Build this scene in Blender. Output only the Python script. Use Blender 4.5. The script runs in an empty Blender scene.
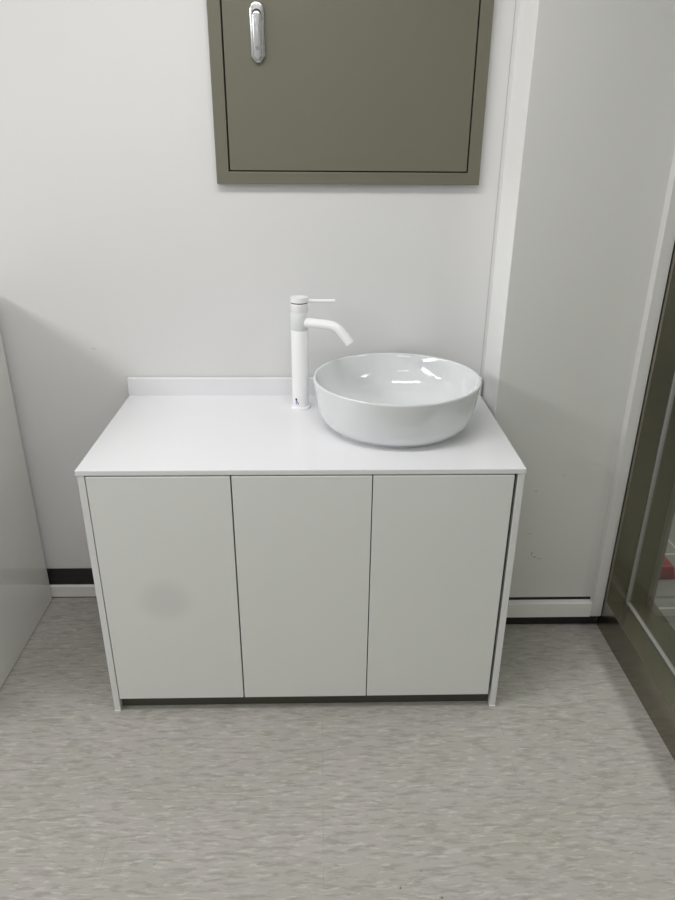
import bpy, bmesh, math
from mathutils import Vector, Matrix

S = bpy.context.scene
COL = S.collection

# ------------------------------------------------------------------ dimensions (metres)
H = 0.8358            # worktop height
WALL = 0.6067         # back wall plane
PIL = 0.4111          # front of the projecting wall
PILX = 1.2100         # its left corner
SIDE = 1.6705         # face of the steel window frame
ROOM = dict(x0=-3.2, y0=-3.4, z1=2.6)
FARX = 4.2

# ------------------------------------------------------------------ materials
def nodes(name):
    m = bpy.data.materials.new(name); m.use_nodes = True
    nt = m.node_tree
    return m, nt, nt.nodes['Principled BSDF']

def N(nt, kind, **kw):
    n = nt.nodes.new(kind)
    for k, v in kw.items(): setattr(n, k, v)
    return n

def mathn(nt, op, a, b=None, clamp=False):
    n = N(nt, 'ShaderNodeMath', operation=op, use_clamp=clamp)
    for i, q in enumerate((a, b)):
        if q is None: continue
        if isinstance(q, (int, float)): n.inputs[i].default_value = q
        else: nt.links.new(q, n.inputs[i])
    return n.outputs[0]

def mixc(nt, fac, a, b, blend='MIX'):
    n = N(nt, 'ShaderNodeMix', data_type='RGBA', blend_type=blend)
    for s, q in ((n.inputs[0], fac), (n.inputs[6], a), (n.inputs[7], b)):
        if isinstance(q, (int, float)): s.default_value = q
        elif isinstance(q, tuple): s.default_value = (*q, 1) if len(q) == 3 else q
        else: nt.links.new(q, s)
    return n.outputs[2]

def paint(name, col, rough=0.45, var=0.03, scale=4.0, spec=0.5, bump=0.0, bscale=300, metal=0.0, coat=0.0):
    m, nt, b = nodes(name)
    g = N(nt, 'ShaderNodeNewGeometry')
    no = N(nt, 'ShaderNodeTexNoise'); no.inputs['Scale'].default_value = scale; no.inputs['Detail'].default_value = 4
    nt.links.new(g.outputs['Position'], no.inputs['Vector'])
    lo = tuple(c * (1 - var) for c in col); hi = tuple(min(1, c * (1 + var)) for c in col)
    nt.links.new(mixc(nt, no.outputs['Fac'], lo, hi), b.inputs['Base Color'])
    b.inputs['Roughness'].default_value = rough
    b.inputs['Metallic'].default_value = metal
    b.inputs['Specular IOR Level'].default_value = spec
    b.inputs['Coat Weight'].default_value = coat
    b.inputs['Coat Roughness'].default_value = 0.05
    if bump:
        n2 = N(nt, 'ShaderNodeTexNoise'); n2.inputs['Scale'].default_value = bscale
        nt.links.new(g.outputs['Position'], n2.inputs['Vector'])
        bp = N(nt, 'ShaderNodeBump'); bp.inputs['Strength'].default_value = bump; bp.inputs['Distance'].default_value = 0.001
        nt.links.new(n2.outputs['Fac'], bp.inputs['Height']); nt.links.new(bp.outputs[0], b.inputs['Normal'])
    return m

def spot_mask(nt, pos, c, r, soft):
    """1 inside an ellipsoid (centre c, radii r) fading to 0 over soft (in radii)"""
    s = N(nt, 'ShaderNodeVectorMath', operation='SUBTRACT'); nt.links.new(pos, s.inputs[0]); s.inputs[1].default_value = c
    d = N(nt, 'ShaderNodeVectorMath', operation='DIVIDE'); nt.links.new(s.outputs[0], d.inputs[0]); d.inputs[1].default_value = r
    l = N(nt, 'ShaderNodeVectorMath', operation='LENGTH'); nt.links.new(d.outputs[0], l.inputs[0])
    mr = N(nt, 'ShaderNodeMapRange', interpolation_type='SMOOTHSTEP')
    nt.links.new(l.outputs['Value'], mr.inputs['Value'])
    mr.inputs['From Min'].default_value = 1 - soft; mr.inputs['From Max'].default_value = 1
    mr.inputs['To Min'].default_value = 1; mr.inputs['To Max'].default_value = 0
    return mr.outputs['Result']

def add_spots(m, spots):
    """stains / scuffs / patches with a shape of their own: (centre, radii, softness, strength, colour)"""
    nt = m.node_tree; b = nt.nodes['Principled BSDF']
    g = N(nt, 'ShaderNodeNewGeometry')
    cur = b.inputs['Base Color'].links[0].from_socket
    for c, r, soft, k, col in spots:
        f = mathn(nt, 'MULTIPLY', spot_mask(nt, g.outputs['Position'], c, r, soft), k)
        cur = mixc(nt, f, cur, col)
    nt.links.new(cur, b.inputs['Base Color'])
    return m

M = {}
M['wall'] = add_spots(paint('wall_paint', (0.765, 0.765, 0.762), 0.42, 0.015, 2.0, 0.4, 0.05, 500),
    [((-0.107, WALL, 0.995), (0.012, 0.02, 0.004), 0.8, 0.35, (0.35, 0.34, 0.33))])
M['pillar'] = paint('projecting_wall_paint', (0.93, 0.93, 0.915), 0.45, 0.012, 2.0, 0.4)
GREYP = (0.71, 0.71, 0.69)
M['grey_panel'] = add_spots(paint('grey_wall_panel', GREYP, 0.42, 0.02, 3.0, 0.4), [
    ((1.379, PIL, 0.5525), (0.008, .02, 0.0035), .8, .45, (.2, .2, .19)),
    ((1.466, PIL, 0.612), (0.006, .02, 0.004), .8, .3, (.2, .2, .19)),
    ((1.377, PIL, 0.385), (0.007, .02, 0.003), .8, .45, (.2, .2, .19)),
    ((1.3935, PIL, 0.304), (0.0022, .02, 0.010), .7, .8, (.1, .1, .1)),
    ((1.405, PIL, 0.290), (0.010, .02, 0.0028), .7, .75, (.1, .1, .1)),
    ((1.424, PIL, 0.283), (0.012, .02, 0.002), .7, .5, (.15, .15, .15))])
M['trim'] = paint('white_trim_paint', (0.70, 0.70, 0.685), 0.4, 0.015)
M['base_white'] = paint('skirting_white', (0.86, 0.86, 0.83), 0.4, 0.02, 12)
M['base_black'] = paint('skirting_black', (0.018, 0.018, 0.019), 0.5, 0.1)
M['gap'] = paint('shadow_gap_dark', (0.012, 0.012, 0.012), 0.7, 0.1)
M['ceiling'] = paint('ceiling_paint', (0.8, 0.8, 0.78), 0.6, 0.02)
M['laminate'] = paint('cabinet_laminate', (0.81, 0.83, 0.80), 0.42, 0.012, 2.5, 0.45)
M['laminate_round_patch'] = add_spots(paint('cabinet_laminate_round_patch', (0.81, 0.83, 0.80), 0.42, 0.012, 2.5, 0.45),
    [((0.196, 0, 0.418), (0.098, 0.1, 0.092), 0.7, 0.36, (0.62, 0.60, 0.59))])  # soft round patch, slightly greyer than the rest of the door
M['panel_white'] = paint('cabinet_side_white', (0.80, 0.81, 0.805), 0.4, 0.012, 2.5, 0.45)
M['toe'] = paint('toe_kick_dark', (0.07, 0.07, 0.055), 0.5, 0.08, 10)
M['counter'] = paint('solid_surface_white', (0.85, 0.85, 0.875), 0.22, 0.008, 3, 0.5)
M['ceramic'] = paint('glazed_ceramic', (0.775, 0.80, 0.81), 0.04, 0.004, 3, 0.55, coat=0.3)
M['tap'] = paint('tap_white_enamel', (0.93, 0.935, 0.94), 0.2, 0.004, 3, 0.5)
M['tap_grey'] = paint('tap_collar_enamel', (0.80, 0.82, 0.82), 0.3, 0.004, 3, 0.5)
M['dark'] = paint('dark_rubber', (0.03, 0.03, 0.03), 0.5, 0.1)
M['navy'] = paint('logo_ink_navy', (0.03, 0.03, 0.10), 0.4, 0.05)
M['violet'] = paint('logo_ink_violet', (0.30, 0.28, 0.52), 0.4, 0.05)
M['olive'] = paint('olive_enamel_steel', (0.170, 0.164, 0.124), 0.38, 0.02, 3, 0.4, 0.08, 700)
M['chrome'] = paint('satin_chrome', (0.66, 0.67, 0.69), 0.24, 0.03, 40, metal=1.0)
M['lockcyl'] = paint('lock_cylinder_metal', (0.30, 0.29, 0.27), 0.4, 0.03, 40, metal=0.6)
M['gloss_grey'] = paint('gloss_grey_panel', (0.74, 0.735, 0.70), 0.05, 0.01, 3, 0.55)
M['sealant'] = paint('grey_sealant', (0.34, 0.335, 0.33), 0.45, 0.03, 30)
M['sealant_pale'] = paint('pale_caulk', (0.56, 0.56, 0.55), 0.5, 0.03, 30)
M['red'] = paint('red_plastic', (0.22, 0.011, 0.014), 0.4, 0.05, 10)
M['far_wall'] = paint('far_room_wall', (0.70, 0.70, 0.65), 0.5, 0.03)

def steel():
    m, nt, b = nodes('brushed_olive_steel')
    g = N(nt, 'ShaderNodeNewGeometry')
    mp = N(nt, 'ShaderNodeMapping'); mp.inputs['Scale'].default_value = (260, 3, 6)
    nt.links.new(g.outputs['Position'], mp.inputs['Vector'])
    no = N(nt, 'ShaderNodeTexNoise'); no.inputs['Scale'].default_value = 1.0; no.inputs['Detail'].default_value = 3
    nt.links.new(mp.outputs[0], no.inputs['Vector'])
    nt.links.new(mixc(nt, no.outputs['Fac'], (0.30, 0.285, 0.23), (0.36, 0.345, 0.285)), b.inputs['Base Color'])
    b.inputs['Metallic'].default_value = 1.0
    b.inputs['Roughness'].default_value = 0.24
    return m
M['steel'] = steel()

def glass():
    m = bpy.data.materials.new('window_glass'); m.use_nodes = True
    nt = m.node_tree; nt.nodes.clear()
    o = N(nt, 'ShaderNodeOutputMaterial')
    t = N(nt, 'ShaderNodeBsdfTransparent'); t.inputs[0].default_value = (0.88, 0.90, 0.87, 1)
    gl = N(nt, 'ShaderNodeBsdfGlossy'); gl.inputs['Roughness'].default_value = 0.0
    lw = N(nt, 'ShaderNodeLayerWeight'); lw.inputs['Blend'].default_value = 0.5
    fr = mathn(nt, 'ADD', mathn(nt, 'MULTIPLY', mathn(nt, 'POWER', lw.outputs['Facing'], 5.0), 0.96), 0.04)
    mx = N(nt, 'ShaderNodeMixShader')
    nt.links.new(fr, mx.inputs[0]); nt.links.new(t.outputs[0], mx.inputs[1]); nt.links.new(gl.outputs[0], mx.inputs[2])
    nt.links.new(mx.outputs[0], o.inputs[0])
    return m
M['glass'] = glass()

def floor_mat():
    m, nt, b = nodes('streaked_vinyl_tile')
    g = N(nt, 'ShaderNodeNewGeometry'); P = g.outputs['Position']
    def noise(scale3, sc, det, dist=0.0, rough=0.5):
        mp = N(nt, 'ShaderNodeMapping'); mp.inputs['Scale'].default_value = scale3
        nt.links.new(P, mp.inputs['Vector'])
        n = N(nt, 'ShaderNodeTexNoise'); n.inputs['Scale'].default_value = sc; n.inputs['Detail'].default_value = det
        n.inputs['Distortion'].default_value = dist; n.inputs['Roughness'].default_value = rough
        nt.links.new(mp.outputs[0], n.inputs['Vector'])
        return n.outputs['Fac']
    def ramp(f, a, c):
        r = N(nt, 'ShaderNodeMapRange', interpolation_type='SMOOTHSTEP'); nt.links.new(f, r.inputs['Value'])
        r.inputs['From Min'].default_value = a; r.inputs['From Max'].default_value = c
        return r.outputs['Result']
    base = mixc(nt, ramp(noise((1, 1.6, 1), 3.5, 3), .35, .65), (0.425, 0.415, 0.372), (0.460, 0.430, 0.412))
    dark = ramp(noise((6, 29, 1), 2.6, 5, .35, .62), .47, .62)
    base = mixc(nt, mathn(nt, 'MULTIPLY', dark, .65), base, (0.305, 0.295, 0.262))
    lite = ramp(noise((6.5, 36, 1), 3.2, 5, .5, .6), .53, .64)
    base = mixc(nt, mathn(nt, 'MULTIPLY', lite, .6), base, (0.60, 0.59, 0.53))
    lil = ramp(noise((4.5, 20, 1), 2.3, 4, .3, .6), .55, .66)
    base = mixc(nt, mathn(nt, 'MULTIPLY', lil, .45), base, (0.425, 0.385, 0.40))
    # faint tile joints on a 0.547 m grid
    sx = N(nt, 'ShaderNodeSeparateXYZ'); nt.links.new(P, sx.inputs[0])
    def joint(out, off):
        a = mathn(nt, 'DIVIDE', mathn(nt, 'SUBTRACT', out, off), 0.547)
        fr = mathn(nt, 'FRACT', mathn(nt, 'ADD', a, 50.5))
        d = mathn(nt, 'ABSOLUTE', mathn(nt, 'SUBTRACT', fr, 0.5))
        return mathn(nt, 'LESS_THAN', d, 0.0018)
    j = mathn(nt, 'MAXIMUM', joint(sx.outputs[0], 0.6505), joint(sx.outputs[1], -0.36))
    broken = ramp(noise((1, 1, 1), 9, 3), .45, .6)
    base = mixc(nt, mathn(nt, 'MULTIPLY', mathn(nt, 'MULTIPLY', j, broken), .3), base, (0.17, 0.165, 0.15))
    nt.links.new(base, b.inputs['Base Color'])
    b.inputs['Roughness'].default_value = 0.42
    b.inputs['Specular IOR Level'].default_value = 0.35
    return m
M['floor'] = floor_mat()
add_spots(M['floor'], [((x, y, 0), (.0032, .0032, .02), .5, k, (.08, .07, .06)) for x, y, k in ((.835, -.58, .8), (.931, -.605, .8), (.890, -.538, .45), (.232, -.507, .35), (.335, -.52, .25))])

def far_tile():
    m, nt, b = nodes('grey_glazed_floor_tile')
    g = N(nt, 'ShaderNodeNewGeometry'); P = g.outputs['Position']
    sx = N(nt, 'ShaderNodeSeparateXYZ'); nt.links.new(P, sx.inputs[0])
    def joint(out, off, w):
        fr = mathn(nt, 'FRACT', mathn(nt, 'ADD', mathn(nt, 'DIVIDE', mathn(nt, 'SUBTRACT', out, off), 0.3786), 50.5))
        return mathn(nt, 'LESS_THAN', mathn(nt, 'ABSOLUTE', mathn(nt, 'SUBTRACT', fr, 0.5)), w)
    j = mathn(nt, 'MAXIMUM', joint(sx.outputs[0], 2.2117, 0.008), joint(sx.outputs[1], 0.4935, 0.011))
    no = N(nt, 'ShaderNodeTexNoise'); no.inputs['Scale'].default_value = 5; nt.links.new(P, no.inputs['Vector'])
    base = mixc(nt, no.outputs['Fac'], (0.20, 0.20, 0.18), (0.23, 0.23, 0.205))
    nt.links.new(mixc(nt, j, base, (0.55, 0.55, 0.51)), b.inputs['Base Color'])
    b.inputs['Roughness'].default_value = 0.18
    return m
M['far_tile'] = far_tile()

# ------------------------------------------------------------------ mesh helpers
def obj(name, bm, mat, parent=None, smooth=False, angle=35):
    bmesh.ops.recalc_face_normals(bm, faces=bm.faces)
    me = bpy.data.meshes.new(name); bm.to_mesh(me); bm.free()
    me.materials.append(M[mat])
    if smooth:
        for p in me.polygons: p.use_smooth = True
        me.set_sharp_from_angle(angle=math.radians(angle))
    o = bpy.data.objects.new(name, me); COL.objects.link(o)
    if parent:
        o.parent = parent
        bpy.context.view_layer.update()
        o.matrix_parent_inverse = parent.matrix_world.inverted()
    return o

def bevel(bm, w, seg=2, edges=None):
    if w > 0:
        bmesh.ops.bevel(bm, geom=edges or list(bm.edges), offset=w, segments=seg, profile=0.5, affect='EDGES', clamp_overlap=True)

def box(x0, x1, y0, y1, z0, z1, bev=0.0, seg=2, bm=None):
    b = bmesh.new()
    bmesh.ops.create_cube(b, size=1)
    for v in b.verts:
        v.co = Vector(((x0 + x1) / 2 + v.co.x * (x1 - x0), (y0 + y1) / 2 + v.co.y * (y1 - y0), (z0 + z1) / 2 + v.co.z * (z1 - z0)))
    bevel(b, bev, seg)
    if bm is None: return b
    me = bpy.data.meshes.new('t'); b.to_mesh(me); b.free(); bm.from_mesh(me); bpy.data.meshes.remove(me)
    return bm

def lathe(profile, cx, cy, cz, n=96, close=False):
    """revolve (r, z) pairs about the vertical through (cx, cy)"""
    bm = bmesh.new(); rings = []
    for r, z in profile:
        if r < 1e-6: rings.append([bm.verts.new((cx, cy, cz + z))])
        else: rings.append([bm.verts.new((cx + r * math.cos(2 * math.pi * i / n), cy + r * math.sin(2 * math.pi * i / n), cz + z)) for i in range(n)])
    pairs = list(zip(rings, rings[1:]))
    if close: pairs.append((rings[-1], rings[0]))
    for a, b in pairs:
        for i in range(n):
            k = (i + 1) % n
            if len(a) == 1 and len(b) == 1: continue
            if len(a) == 1: bm.faces.new((a[0], b[i], b[k]))
            elif len(b) == 1: bm.faces.new((a[i], b[0], a[k]))
            else: bm.faces.new((a[i], b[i], b[k], a[k]))
    return bm

def catmull(pts, per=12):
    P = [Vector(p) for p in pts]; P = [2 * P[0] - P[1]] + P + [2 * P[-1] - P[-2]]; out = []
    for i in range(1, len(P) - 2):
        for k in range(per):
            t = k / per
            a, b, c, d = P[i - 1:i + 3]
            out.append(0.5 * (2 * b + (c - a) * t + (2 * a - 5 * b + 4 * c - d) * t * t + (3 * b - a - 3 * c + d) * t ** 3))
    out.append(P[-2]); return out

def tube(pts, radii, n=32, hollow=0.0, bm=None):
    """swept tube with capped ends; hollow > 0 sinks a bore of that radius ratio into the last end"""
    bm = bm or bmesh.new(); rings = []
    if isinstance(radii, (int, float)): radii = [radii] * len(pts)
    ref = Vector((0, 1, 0))
    def ring(p, t, r):
        a = ref.cross(t).normalized(); b = t.cross(a)
        return [bm.verts.new(p + (a * math.cos(2 * math.pi * i / n) + b * math.sin(2 * math.pi * i / n)) * r) for i in range(n)]
    for i, p in enumerate(pts):
        t = (pts[min(i + 1, len(pts) - 1)] - pts[max(i - 1, 0)]).normalized()
        rings.append(ring(p, t, radii[i]))
    t = (pts[-1] - pts[-2]).normalized()
    if hollow:
        rings.append(ring(pts[-1], t, radii[-1] * hollow))
        rings.append(ring(pts[-1] - t * 0.012, t, radii[-1] * hollow))
    for a, b in zip(rings, rings[1:]):
        for i in range(n): bm.faces.new((a[i], a[(i + 1) % n], b[(i + 1) % n], b[i]))
    bm.faces.new(rings[0][::-1]); bm.faces.new(rings[-1])
    return bm

def prism(outline, axis, a, b):
    """extrude a 2-D outline along axis: 'y' -> outline is (x, z); 'x' -> (y, z)"""
    bm = bmesh.new()
    mk = (lambda p, t: (p[0], t, p[1])) if axis == 'y' else (lambda p, t: (t, p[0], p[1]))
    A = [bm.verts.new(mk(p, a)) for p in outline]; B = [bm.verts.new(mk(p, b)) for p in outline]
    n = len(outline)
    for i in range(n): bm.faces.new((A[i], A[(i + 1) % n], B[(i + 1) % n], B[i]))
    bm.faces.new(A[::-1]); bm.faces.new(B)
    return bm

def thing(name, label, cat, loc, group=None):
    o = bpy.data.objects.new(name, None); COL.objects.link(o); o.location = loc
    o.empty_display_size = 0.1
    return tag(o, label, cat, group)

def tag(o, label, cat, group=None):
    o['label'] = label; o['category'] = cat
    if group: o['group'] = group
    return o

def struct(name, bm, mat, label=None, parent=None, **kw):
    o = obj(name, bm, mat, parent, **kw)
    if not parent:
        o['kind'] = 'structure'
        if label: o['label'] = label
        o['category'] = name.split('_')[0]
    return o

# ------------------------------------------------------------------ room shell
x0, y0, z1 = ROOM['x0'], ROOM['y0'], ROOM['z1']
struct('floor', box(x0, SIDE, y0, WALL, -0.05, 0), 'floor', 'grey beige vinyl tile floor with pale horizontal streaks')
struct('ceiling', box(x0, FARX, y0, 3.0, z1, z1 + 0.05), 'ceiling', 'plain white ceiling over the room')
struct('wall_back', box(x0, PILX, WALL, WALL + 0.1, 0, z1), 'wall', 'pale grey painted wall behind the sink cabinet')
struct('wall_left', box(x0 - 0.1, x0, y0, WALL, 0, z1), 'wall', 'plain pale side wall out of view on the left')
struct('wall_front', box(x0, SIDE + 0.185, y0 - 0.1, y0, 0, z1), 'wall', 'plain pale wall behind the viewer')

# the projecting wall at the right: white reveal, grey face
struct('wall_reveal', box(PILX, PILX + 0.0015, PIL + 0.0008, WALL + 0.1, 0.0, z1), 'pillar', 'bright white return of the projecting wall right of the basin')
struct('wall_right', box(PILX + 0.0015, 1.852, PIL, WALL + 0.1, 0.0, z1), 'grey_panel', 'grey painted wall panel with small scuffs right of the cabinet')
# slim corner bead where the back wall meets the reveal
struct('trim_1', box(PILX - 0.0125, PILX - 0.010, WALL - 0.0012, WALL, H + 0.064, z1), 'sealant_pale', 'thin grey caulk line up the wall beside the back right corner')
# upright trim post between grey panel and steel frame
struct('trim_2', box(1.632, 1.6685, 0.378, PIL, 0.054, z1, 0.001, 1), 'trim', 'pale upright trim post beside the steel window frame')

# baseboard: right (black plinth, white board, dark joint)
struct('baseboard_right', box(PILX + 0.001, 1.632, PIL - 0.028, PIL, 0.048, 0.107, 0.0012, 2), 'base_white', 'short white baseboard below the grey wall panel')
struct('trim_3', box(PILX, 1.6685, PIL - 0.006, PIL, 0, 0.048), 'base_black', 'black plinth strip under the white baseboard on the right')
struct('trim_4', box(PILX + 0.001, 1.632, PIL - 0.0015, PIL, 0.107, 0.1175), 'gap', 'thin dark joint above the right white baseboard')
# baseboards: left
struct('baseboard_back', prism([(WALL, 0.005), (WALL - 0.012, 0.005), (WALL - 0.012, 0.051), (WALL - 0.008, 0.056), (WALL, 0.056)], 'x', x0, PILX), 'base_white', 'white baseboard along the back wall left of the cabinet')
struct('trim_5', box(x0, PILX, WALL - 0.009, WALL, 0, 0.005), 'base_black', 'thin black line under the back baseboard')
struct('trim_6', box(x0, PILX, WALL - 0.003, WALL, 0.056, 0.128), 'base_black', 'black band above the white baseboard on the back wall')

# ------------------------------------------------------------------ right side: steel framed window onto a tiled room
FX1 = 1.844                     # back face of the steel frame
GX = 1.7475                     # glass plane
KZ = 0.128
win = bpy.data.objects.new('window_1', None); COL.objects.link(win); win.location = (SIDE, -0.6, 0); win['kind'] = 'structure'
win['label'] = 'steel framed window at right looking into a tiled room'; win['category'] = 'window'
YW0 = -1.5                      # near end of the window
struct('window_sill', box(SIDE, FX1, YW0, PIL - 0.002, 0, KZ, 0.001, 1), 'steel', None, win)
struct('window_jamb', box(SIDE, FX1, 0.3620, PIL - 0.002, KZ, 2.3, 0.001, 1), 'steel', None, win)
struct('window_jamb', box(SIDE, FX1, YW0, YW0 + 0.047, KZ, 2.3, 0.001, 1), 'steel', None, win)
struct('window_head', box(SIDE, FX1, YW0, PIL - 0.002, 2.3, 2.35, 0.001, 1), 'steel', None, win)
struct('window_pane', box(GX - 0.003, GX + 0.003, YW0 + 0.047, 0.3620, KZ, 2.3), 'glass', None, win)
struct('sealant_strip', box(GX - 0.007, GX + 0.007, YW0 + 0.06, 0.357, KZ, KZ + 0.005, 0.001, 1), 'sealant', None, win)
struct('sealant_strip', box(GX - 0.007, GX + 0.007, 0.357, 0.3620, KZ, 2.3, 0.001, 1), 'sealant', None, win)
struct('wall_right_near', box(SIDE + 0.001, FX1, y0, YW0, 0, z1), 'wall', 'pale side wall nearer the viewer on the right')
struct('wall_right_over', box(SIDE + 0.001, FX1, YW0, PIL, 2.35, z1), 'wall', 'pale wall strip above the steel framed window')
# the tiled room beyond
struct('floor_beyond', box(FX1, FARX, y0, 3.0, -0.05, 0), 'far_tile', 'grey tiled floor of the room seen through the glass')
struct('wall_beyond', box(FX1, FARX, 3.0, 3.1, 0, z1), 'far_wall', 'grey far wall of the room seen through the glass')
struct('wall_beyond_right', box(FARX, FARX + 0.1, y0, 3.0, 0, z1), 'far_wall', 'grey side wall of the room seen through the glass')
struct('wall_beyond_front', box(FX1, FARX, y0 - 0.1, y0, 0, z1), 'far_wall', 'grey near wall of the room seen through the glass')
struct('wall_beyond_left', box(FX1 + 0.008, FX1 + 0.03, WALL + 0.1, 3.0, 0, z1), 'far_wall', 'grey left wall of the room seen through the glass')

# red plastic step on the tiles behind the glass
red = thing('step_stool', 'low red plastic step stool on the grey tiles behind the window glass', 'stool', (1.94, 0.78, 0))
bm = bmesh.new()
lo = [(1.84, .679), (2.083, .679), (2.083, .885), (1.84, .885)]; hi = [(1.855, .686), (2.066, .686), (2.066, .875), (1.855, .875)]
lo = [(x + .02, y) for x, y in lo]; hi = [(x + .02, y) for x, y in hi]
A = [bm.verts.new((x, y, 0)) for x, y in lo]; B = [bm.verts.new((x, y, 0.062)) for x, y in hi]
for i in range(4): bm.faces.new((A[i], A[(i + 1) % 4], B[(i + 1) % 4], B[i]))
bm.faces.new(A[::-1]); bm.faces.new(B)
bevel(bm, 0.010, 3)
obj('stool_body', bm, 'red', red, True)
obj('tread', box(1.89, 2.07, .70, .86, 0.062, 0.065, .001), 'red', red)

# ------------------------------------------------------------------ glossy grey cabinet at the left edge
LC = -0.3916; LH = 1.18
lc = thing('storage_cabinet', 'waist high glossy grey cabinet cut off by the left edge of the picture', 'cabinet', (LC - 0.3, 0.27, 0))
ly0, ly1 = -0.05, 0.583
obj('side_panel', box(LC - 0.018, LC, ly0, ly1, 0.004, LH, 0.0008, 1), 'gloss_grey', lc)
obj('side_panel', box(LC - 0.6, LC - 0.582, ly0, ly1, 0.004, LH, 0.0008, 1), 'gloss_grey', lc)
obj('top_panel', box(LC - 0.582, LC - 0.018, ly0, ly1, LH - 0.018, LH, 0.0008, 1), 'gloss_grey', lc)
obj('back_panel', box(LC - 0.582, LC - 0.018, ly1 - 0.006, ly1, 0.06, LH - 0.018), 'gloss_grey', lc)
obj('bottom_panel', box(LC - 0.582, LC - 0.018, ly0 + 0.02, ly1 - 0.006, 0.06, 0.078), 'gloss_grey', lc)
for a, b in ((LC - 0.581, LC - 0.3015), (LC - 0.2985, LC - 0.019)):
    d = obj('door', box(a, b, ly0, ly0 + 0.018, 0.062, LH - 0.02, 0.001, 1), 'gloss_grey', lc)
obj('plinth', box(LC - 0.582, LC - 0.018, ly0 + 0.04, ly0 + 0.055, 0, 0.06), 'base_black', lc)

# ------------------------------------------------------------------ sink cabinet
cab = thing('sink_cabinet', 'white three door sink cabinet standing on the vinyl floor below the worktop', 'cabinet', (0.6, 0.3, 0))
CT = 0.0163
top = H - CT
e = 0.0016
obj('side_panel', box(e, e + 0.0185, 0.0016, WALL - 0.014, 0.0035, top, 0.0008, 1), 'panel_white', cab)
obj('side_panel', box(1.2 - e - 0.0185, 1.2 - e, 0.0016, WALL - 0.014, 0.0035, top, 0.0008, 1), 'panel_white', cab)
for xa in (e, 1.2 - e - 0.0185):
    for ya, yb in ((-0.001, 0.018), (WALL - 0.04, WALL - 0.018)):
        f = obj('foot', box(xa - 0.0005, xa + 0.019, ya, yb, 0, 0.0035, 0.0008, 1), 'counter', cab)
        f['label'] = 'bright white plastic foot strip'
edges = [(0.0235, 0.4055), (0.4095, 0.7862), (0.7892, 1.1705)]
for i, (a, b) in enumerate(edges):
    d = obj('door', box(a, b, 0.0, 0.018, 0.0503, top - 0.0035, 0.0008, 1), 'laminate_round_patch' if i == 0 else 'laminate', cab)
    if i == 0: d['label'] = 'door with a soft round grey patch'
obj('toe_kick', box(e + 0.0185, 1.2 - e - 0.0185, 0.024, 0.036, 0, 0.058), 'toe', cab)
obj('bottom_shelf', box(e + 0.0185, 1.2 - e - 0.0185, 0.022, WALL - 0.03, 0.058, 0.074), 'gap', cab)
obj('back_panel', box(e + 0.0185, 1.2 - e - 0.0185, WALL - 0.03, WALL - 0.022, 0.0, top - 0.02), 'gap', cab)
obj('front_rail', box(e + 0.0185, 1.2 - e - 0.0185, 0.022, 0.09, top - 0.02, top), 'gap', cab)
for xm in (0.4075, 0.7877):
    obj('divider', box(xm - 0.008, xm + 0.008, 0.022, WALL - 0.03, 0.074, top - 0.02), 'gap', cab)

# worktop with upstand
wt = thing('countertop', 'white solid surface worktop carrying the round basin and white tap', 'countertop', (0.6, 0.3, top))
CX0, CX1 = -0.0025, 1.2008
bm = box(CX0, CX1, 0, WALL - 0.0035, top, H)
ed = [q for q in bm.edges if all(v.co.y < 0.01 for v in q.verts) or all(abs(v.co.x - CX0) < 1e-4 and v.co.z > top + .001 for v in q.verts) or all(abs(v.co.x - CX1) < 1e-4 and v.co.z > top + .001 for v in q.verts)]
bevel(bm, 0.0028, 3, ed)
obj('slab', bm, 'counter', wt)
bm = box(CX0, CX1, WALL - 0.0205, WALL - 0.0035, H, H + 0.0605)
bevel(bm, 0.0018, 2, [q for q in bm.edges if all(v.co.z > H + 0.05 for v in q.verts)])
obj('backsplash', bm, 'counter', wt)

# ------------------------------------------------------------------ basin
BX, BY, BZ = 0.879, 0.3355, H + 0.0003
bs = thing('vessel_basin', 'round glossy white ceramic vessel basin on the right half of the worktop', 'basin', (BX, BY, BZ))
outer = [(0.186, 0.0), (0.198, 0.0), (0.1995, 0.0045), (0.205, 0.0085), (0.211, 0.0115), (0.2195, 0.0185), (0.2275, 0.029), (0.2335, 0.041), (0.2378, 0.056), (0.2430, 0.084), (0.2472, 0.114), (0.2520, 0.143), (0.2520, 0.1475), (0.2502, 0.1500), (0.2457, 0.1495), (0.2437, 0.146)]
inner = [(0.2380, 0.124), (0.229, 0.095), (0.215, 0.067), (0.193, 0.045), (0.163, 0.030), (0.120, 0.021), (0.07, 0.017), (0.03, 0.015), (0.024, 0.012), (0.024, 0.003), (0.186, 0.003)]
obj('bowl', lathe(outer + inner, BX, BY, BZ, 128, close=True), 'ceramic', bs, True, 50)
obj('drain', lathe([(0, 0.0145), (0.017, 0.0145), (0.0215, 0.013), (0.023, 0.012), (0.023, 0.004), (0, 0.004)], BX, BY, BZ, 48), 'chrome', bs, True)['label'] = 'chrome drain cap'

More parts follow.
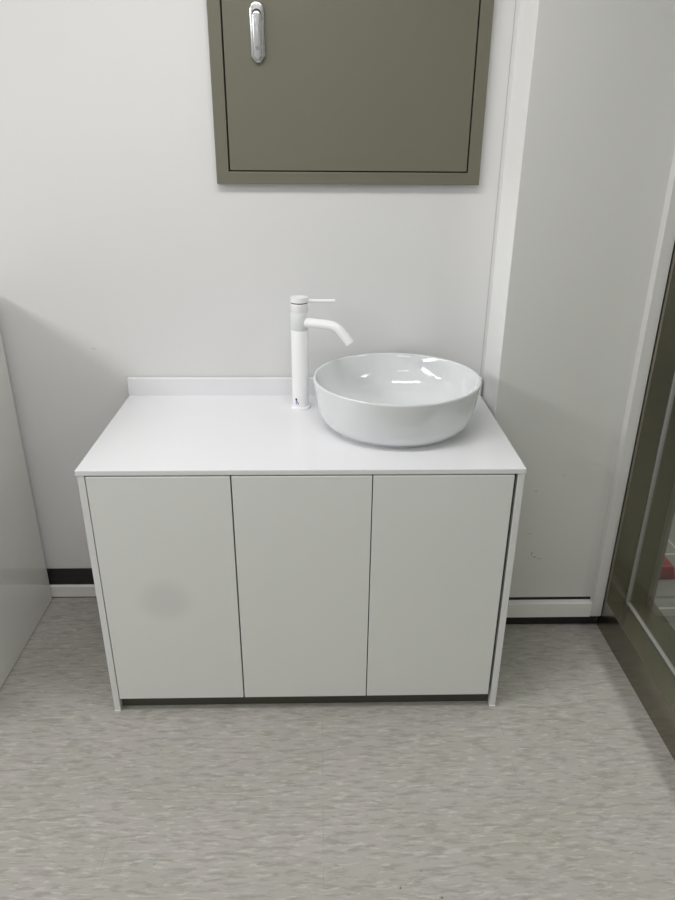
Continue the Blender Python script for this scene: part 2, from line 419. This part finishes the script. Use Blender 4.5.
# ------------------------------------------------------------------ tap
TX, TY = 0.5840, 0.4720
TZ = H + 0.0003
tp = thing('basin_tap', 'tall white single lever tap standing left of the round basin', 'tap', (TX, TY, TZ))
R_ = 0.0270
obj('base_flange', lathe([(0, 0), (0.0322, 0), (0.0322, 0.005), (0.0310, 0.0068), (R_, 0.0075), (0, 0.0075)], TX, TY, TZ, 64), 'tap', tp, True)
obj('body', lathe([(0, 0.0075), (R_, 0.0075), (R_, 0.2580), (R_ - 0.0004, 0.2586), (0, 0.2586)], TX, TY, TZ, 64), 'tap', tp, True)
obj('spout_collar', lathe([(0, 0.2586), (R_ - 0.0004, 0.2586), (R_, 0.2592), (R_, 0.3144), (R_ - 0.0004, 0.3150), (0, 0.3150)], TX, TY, TZ, 64), 'tap_grey', tp, True)['label'] = 'slightly greyer collar band'
obj('neck', lathe([(0, 0.3150), (R_ - 0.0004, 0.3150), (R_, 0.3156), (R_, 0.3400), (R_ - 0.0012, 0.3412), (0.0240, 0.3412), (0.0240, 0.3444), (0, 0.3444)], TX, TY, TZ, 64), 'tap', tp, True)
obj('groove_ring', lathe([(0.0241, 0.3412), (0.0254, 0.3412), (0.0254, 0.3444), (0.0241, 0.3444)], TX, TY, TZ, 64, close=True), 'dark', tp, True)['label'] = 'dark joint line below the cap'
cap = obj('lever_cap', lathe([(0, 0.3444), (0.0262, 0.3444), (R_ + 0.0002, 0.3454), (R_ + 0.0002, 0.3590), (R_ - 0.0008, 0.3600), (0.010, 0.3600), (0.0095, 0.3595), (0.0, 0.3595)], TX, TY, TZ, 64), 'tap', tp, True)
lz = TZ + 0.3480
obj('lever', tube([Vector((TX + 0.022, TY, lz)), Vector((TX + 0.06, TY - .003, lz + .0003)), Vector((TX + 0.1070, TY - .006, lz + .0006)), Vector((TX + 0.1095, TY - .006, lz + .0006)), Vector((TX + 0.1103, TY - .006, lz + .0006))], [.0054, .0056, .0058, .0055, .0045], 24), 'tap', cap, True)
ca, sa = math.cos(math.radians(25)), math.sin(math.radians(25))      # the spout swings a little towards the viewer
pts = catmull([(TX + d * ca, TY - d * sa, TZ + z) for d, z in ((.016, .2825), (.05, .2828), (.085, .2828), (.108, .2818), (.1235, .2780), (.1376, .2695), (.1543, .2530), (.1731, .2320))], 8)
nn = len(pts)
sp = obj('spout', tube(pts, [.0153 - .0006 * min(1, i / (nn * .5)) for i in range(nn)], 40, hollow=0.72), 'tap', tp, True)
t = (pts[-1] - pts[-2]).normalized()
obj('aerator', tube([pts[-1] - t * .011, pts[-1] - t * .003], .0095, 24), 'dark', sp, True)['label'] = 'dark outlet inside the spout tip'
# small printed logo low on the body: a navy drop above pale violet swirls
def decal(name, outline, mat):
    bm = bmesh.new(); fr = []; bk = []
    for u, w in outline:
        th = math.radians(-90) + u / R_
        for rr, lst in ((R_ + 0.00035, fr), (R_ - 0.0002, bk)):
            lst.append(bm.verts.new((TX + rr * math.cos(th), TY + rr * math.sin(th), TZ + w)))
    n = len(fr)
    for i in range(n): bm.faces.new((fr[i], fr[(i + 1) % n], bk[(i + 1) % n], bk[i]))
    bm.faces.new(fr); bm.faces.new(bk[::-1])
    return obj(name, bm, mat, tp)
def blob(cx, cz, rx, rz, n=18, tip=0.0):
    return [(cx + rx * math.cos(a), cz + rz * math.sin(a) * (1 + tip * max(0, math.sin(a)))) for a in [2 * math.pi * i / n for i in range(n)]]
decal('logo_drop', blob(-0.0140, 0.0335, 0.0033, 0.0040, tip=.4), 'navy')['label'] = 'navy drop of the small printed logo'
decal('logo_swirl', blob(-0.0118, 0.0262, 0.0046, 0.0030), 'violet')
decal('logo_swirl', blob(-0.0136, 0.0202, 0.0032, 0.0024), 'violet')
decal('logo_swirl', blob(-0.0070, 0.0210, 0.0020, 0.0034), 'violet')

# ------------------------------------------------------------------ wall box with olive door
WB = dict(x0=0.3395, x1=1.1330, z0=1.5125, z1=2.31, y=WALL - 0.024)
wb = thing('electrical_cabinet', 'olive grey steel wall cabinet with one door above the sink', 'cabinet', (0.736, WALL, 1.5125))
fy0, fy1 = WB['y'], WALL
dx0, dx1, dz0, dz1 = 0.3765, 1.0965, 1.5472, 2.2733
bm = bmesh.new()
O = [(WB['x0'], WB['z0']), (WB['x1'], WB['z0']), (WB['x1'], WB['z1']), (WB['x0'], WB['z1'])]
I = [(dx0, dz0), (dx1, dz0), (dx1, dz1), (dx0, dz1)]
vo = [[bm.verts.new((x, y, z)) for x, z in O] for y in (fy0, fy1)]
vi = [[bm.verts.new((x, y, z)) for x, z in I] for y in (fy0, fy1)]
for i in range(4):
    k = (i + 1) % 4
    bm.faces.new((vo[0][i], vo[0][k], vi[0][k], vi[0][i])); bm.faces.new((vo[1][i], vi[1][i], vi[1][k], vo[1][k]))
    bm.faces.new((vo[0][i], vo[1][i], vo[1][k], vo[0][k])); bm.faces.new((vi[0][i], vi[0][k], vi[1][k], vi[1][i]))
bmesh.ops.recalc_face_normals(bm, faces=bm.faces)
bevel(bm, 0.0016, 2, [q for q in bm.edges if all(abs(v.co.y - fy0) < 1e-5 for v in q.verts)])
obj('frame', bm, 'olive', wb)
obj('inner_box', box(dx0, dx1, WALL - 0.0035, WALL, dz0, dz1), 'gap', wb)['label'] = 'black gap around the door'
door = obj('door', box(dx0 + 0.0046, dx1 - 0.0046, fy0 + 0.0005, WALL - 0.006, dz0 + 0.0036, dz1 - 0.003, 0.0012, 2), 'olive', wb)
# flush swing handle: long chrome escutcheon, raised grip, key cylinder
hx, hz0, hz1 = 0.4765, 1.8330, 1.9830
def capsule(x, z0, z1, w, y0, y1, point=0.0, b=0.0, seg=3):
    n = 14; r = w / 2
    out = [(x + r * math.cos(a), z1 - r + r * math.sin(a)) for a in [math.pi * i / n for i in range(n + 1)]]
    low = [(x - r, z0 + point), (x - r * .30, z0), (x + r * .30, z0), (x + r, z0 + point)]
    bm = prism(out + low, 'y', y0, y1)
    bmesh.ops.recalc_face_normals(bm, faces=bm.faces)
    if b: bevel(bm, b, seg, [q for q in bm.edges if all(abs(v.co.y - y0) < 1e-5 for v in q.verts)])
    return bm
fd = fy0 + 0.0005
hd = obj('handle', capsule(hx, hz0, hz1, 0.0400, fd - 0.013, fd, 0.016, 0.0055), 'chrome', door, True, 40)
hd['label'] = 'satin chrome swing handle'
obj('recess', capsule(hx, hz1 - 0.05, hz1 - 0.0195, 0.0270, fd - 0.0134, fd - 0.013, 0.002), 'dark', door)['label'] = 'dark slot at the top of the handle'
obj('grip', capsule(hx, hz0 + 0.004, hz1 - 0.0235, 0.0250, fd - 0.020, fd - 0.013, 0.012, 0.0045), 'chrome', door, True, 40)
bm = bmesh.new()
bmesh.ops.create_cone(bm, cap_ends=True, segments=28, radius1=0.0062, radius2=0.0058, depth=0.0015, matrix=Matrix.Translation((hx, fd - 0.0206, hz0 + 0.036)) @ Matrix.Rotation(math.pi / 2, 4, 'X'))
kc = obj('key_cylinder', bm, 'lockcyl', door, True)

# ------------------------------------------------------------------ light
def area(name, loc, size, power, target=None, col=(1, .993, .987), sy=None):
    l = bpy.data.lights.new(name, 'AREA'); l.energy = power; l.color = col; l.size = size
    if sy: l.shape = 'RECTANGLE'; l.size_y = sy
    o = bpy.data.objects.new(name, l); COL.objects.link(o); o.location = loc
    return o
# long fluorescent panels: a row along the left of the room, one over the sink running across, one behind the viewer
for n_, lx, ly, sx_, sy_, lp, tilt in [
        ('ceiling_strip_light', -2.2, -1.1, 0.5, 3.0, 46, 42), ('ceiling_strip_light', 0.36, -0.36, 1.2, 0.3, 15.5, 0), ('ceiling_strip_light', 0.0, -2.6, 1.2, 0.3, 5, 0),
        ('far_room_light', 2.9, 0.9, 0.6, 0.6, 28, 0), ('far_room_light', 2.9, -1.2, 0.6, 0.6, 14, 0)]:
    area(n_, (lx, ly, z1 - (0.14 if tilt else 0.02)), sx_, lp, sy=sy_).rotation_euler = (0, -math.radians(tilt), 0)

w = bpy.data.worlds.new('World'); S.world = w; w.use_nodes = True
w.node_tree.nodes['Background'].inputs[0].default_value = (0.8, 0.85, 0.9, 1)
w.node_tree.nodes['Background'].inputs[1].default_value = 0.05

# ------------------------------------------------------------------ camera
cam = bpy.data.cameras.new('Camera'); co = bpy.data.objects.new('Camera', cam); COL.objects.link(co)
cam.sensor_fit = 'VERTICAL'; cam.sensor_height = 24.0; cam.lens = 698.29 / 900 * 24.0
right = Vector((0.99966745, -0.02487611, 0.00679503)); up = Vector((0.00397987, 0.40917405, 0.91244768)); fwd = Vector((0.0254785, 0.9121172, -0.40913698))
m = Matrix((right, up, -fwd)).transposed().to_4x4(); m.translation = Vector((0.6454084, -1.67475034, 1.64408919))
co.matrix_world = m
cam.clip_start = 0.02
S.camera = co

S.view_settings.view_transform = 'Standard'; S.view_settings.look = 'None'
S.view_settings.gamma = 1; S.view_settings.use_curve_mapping = False
S.view_settings.exposure = -0.03
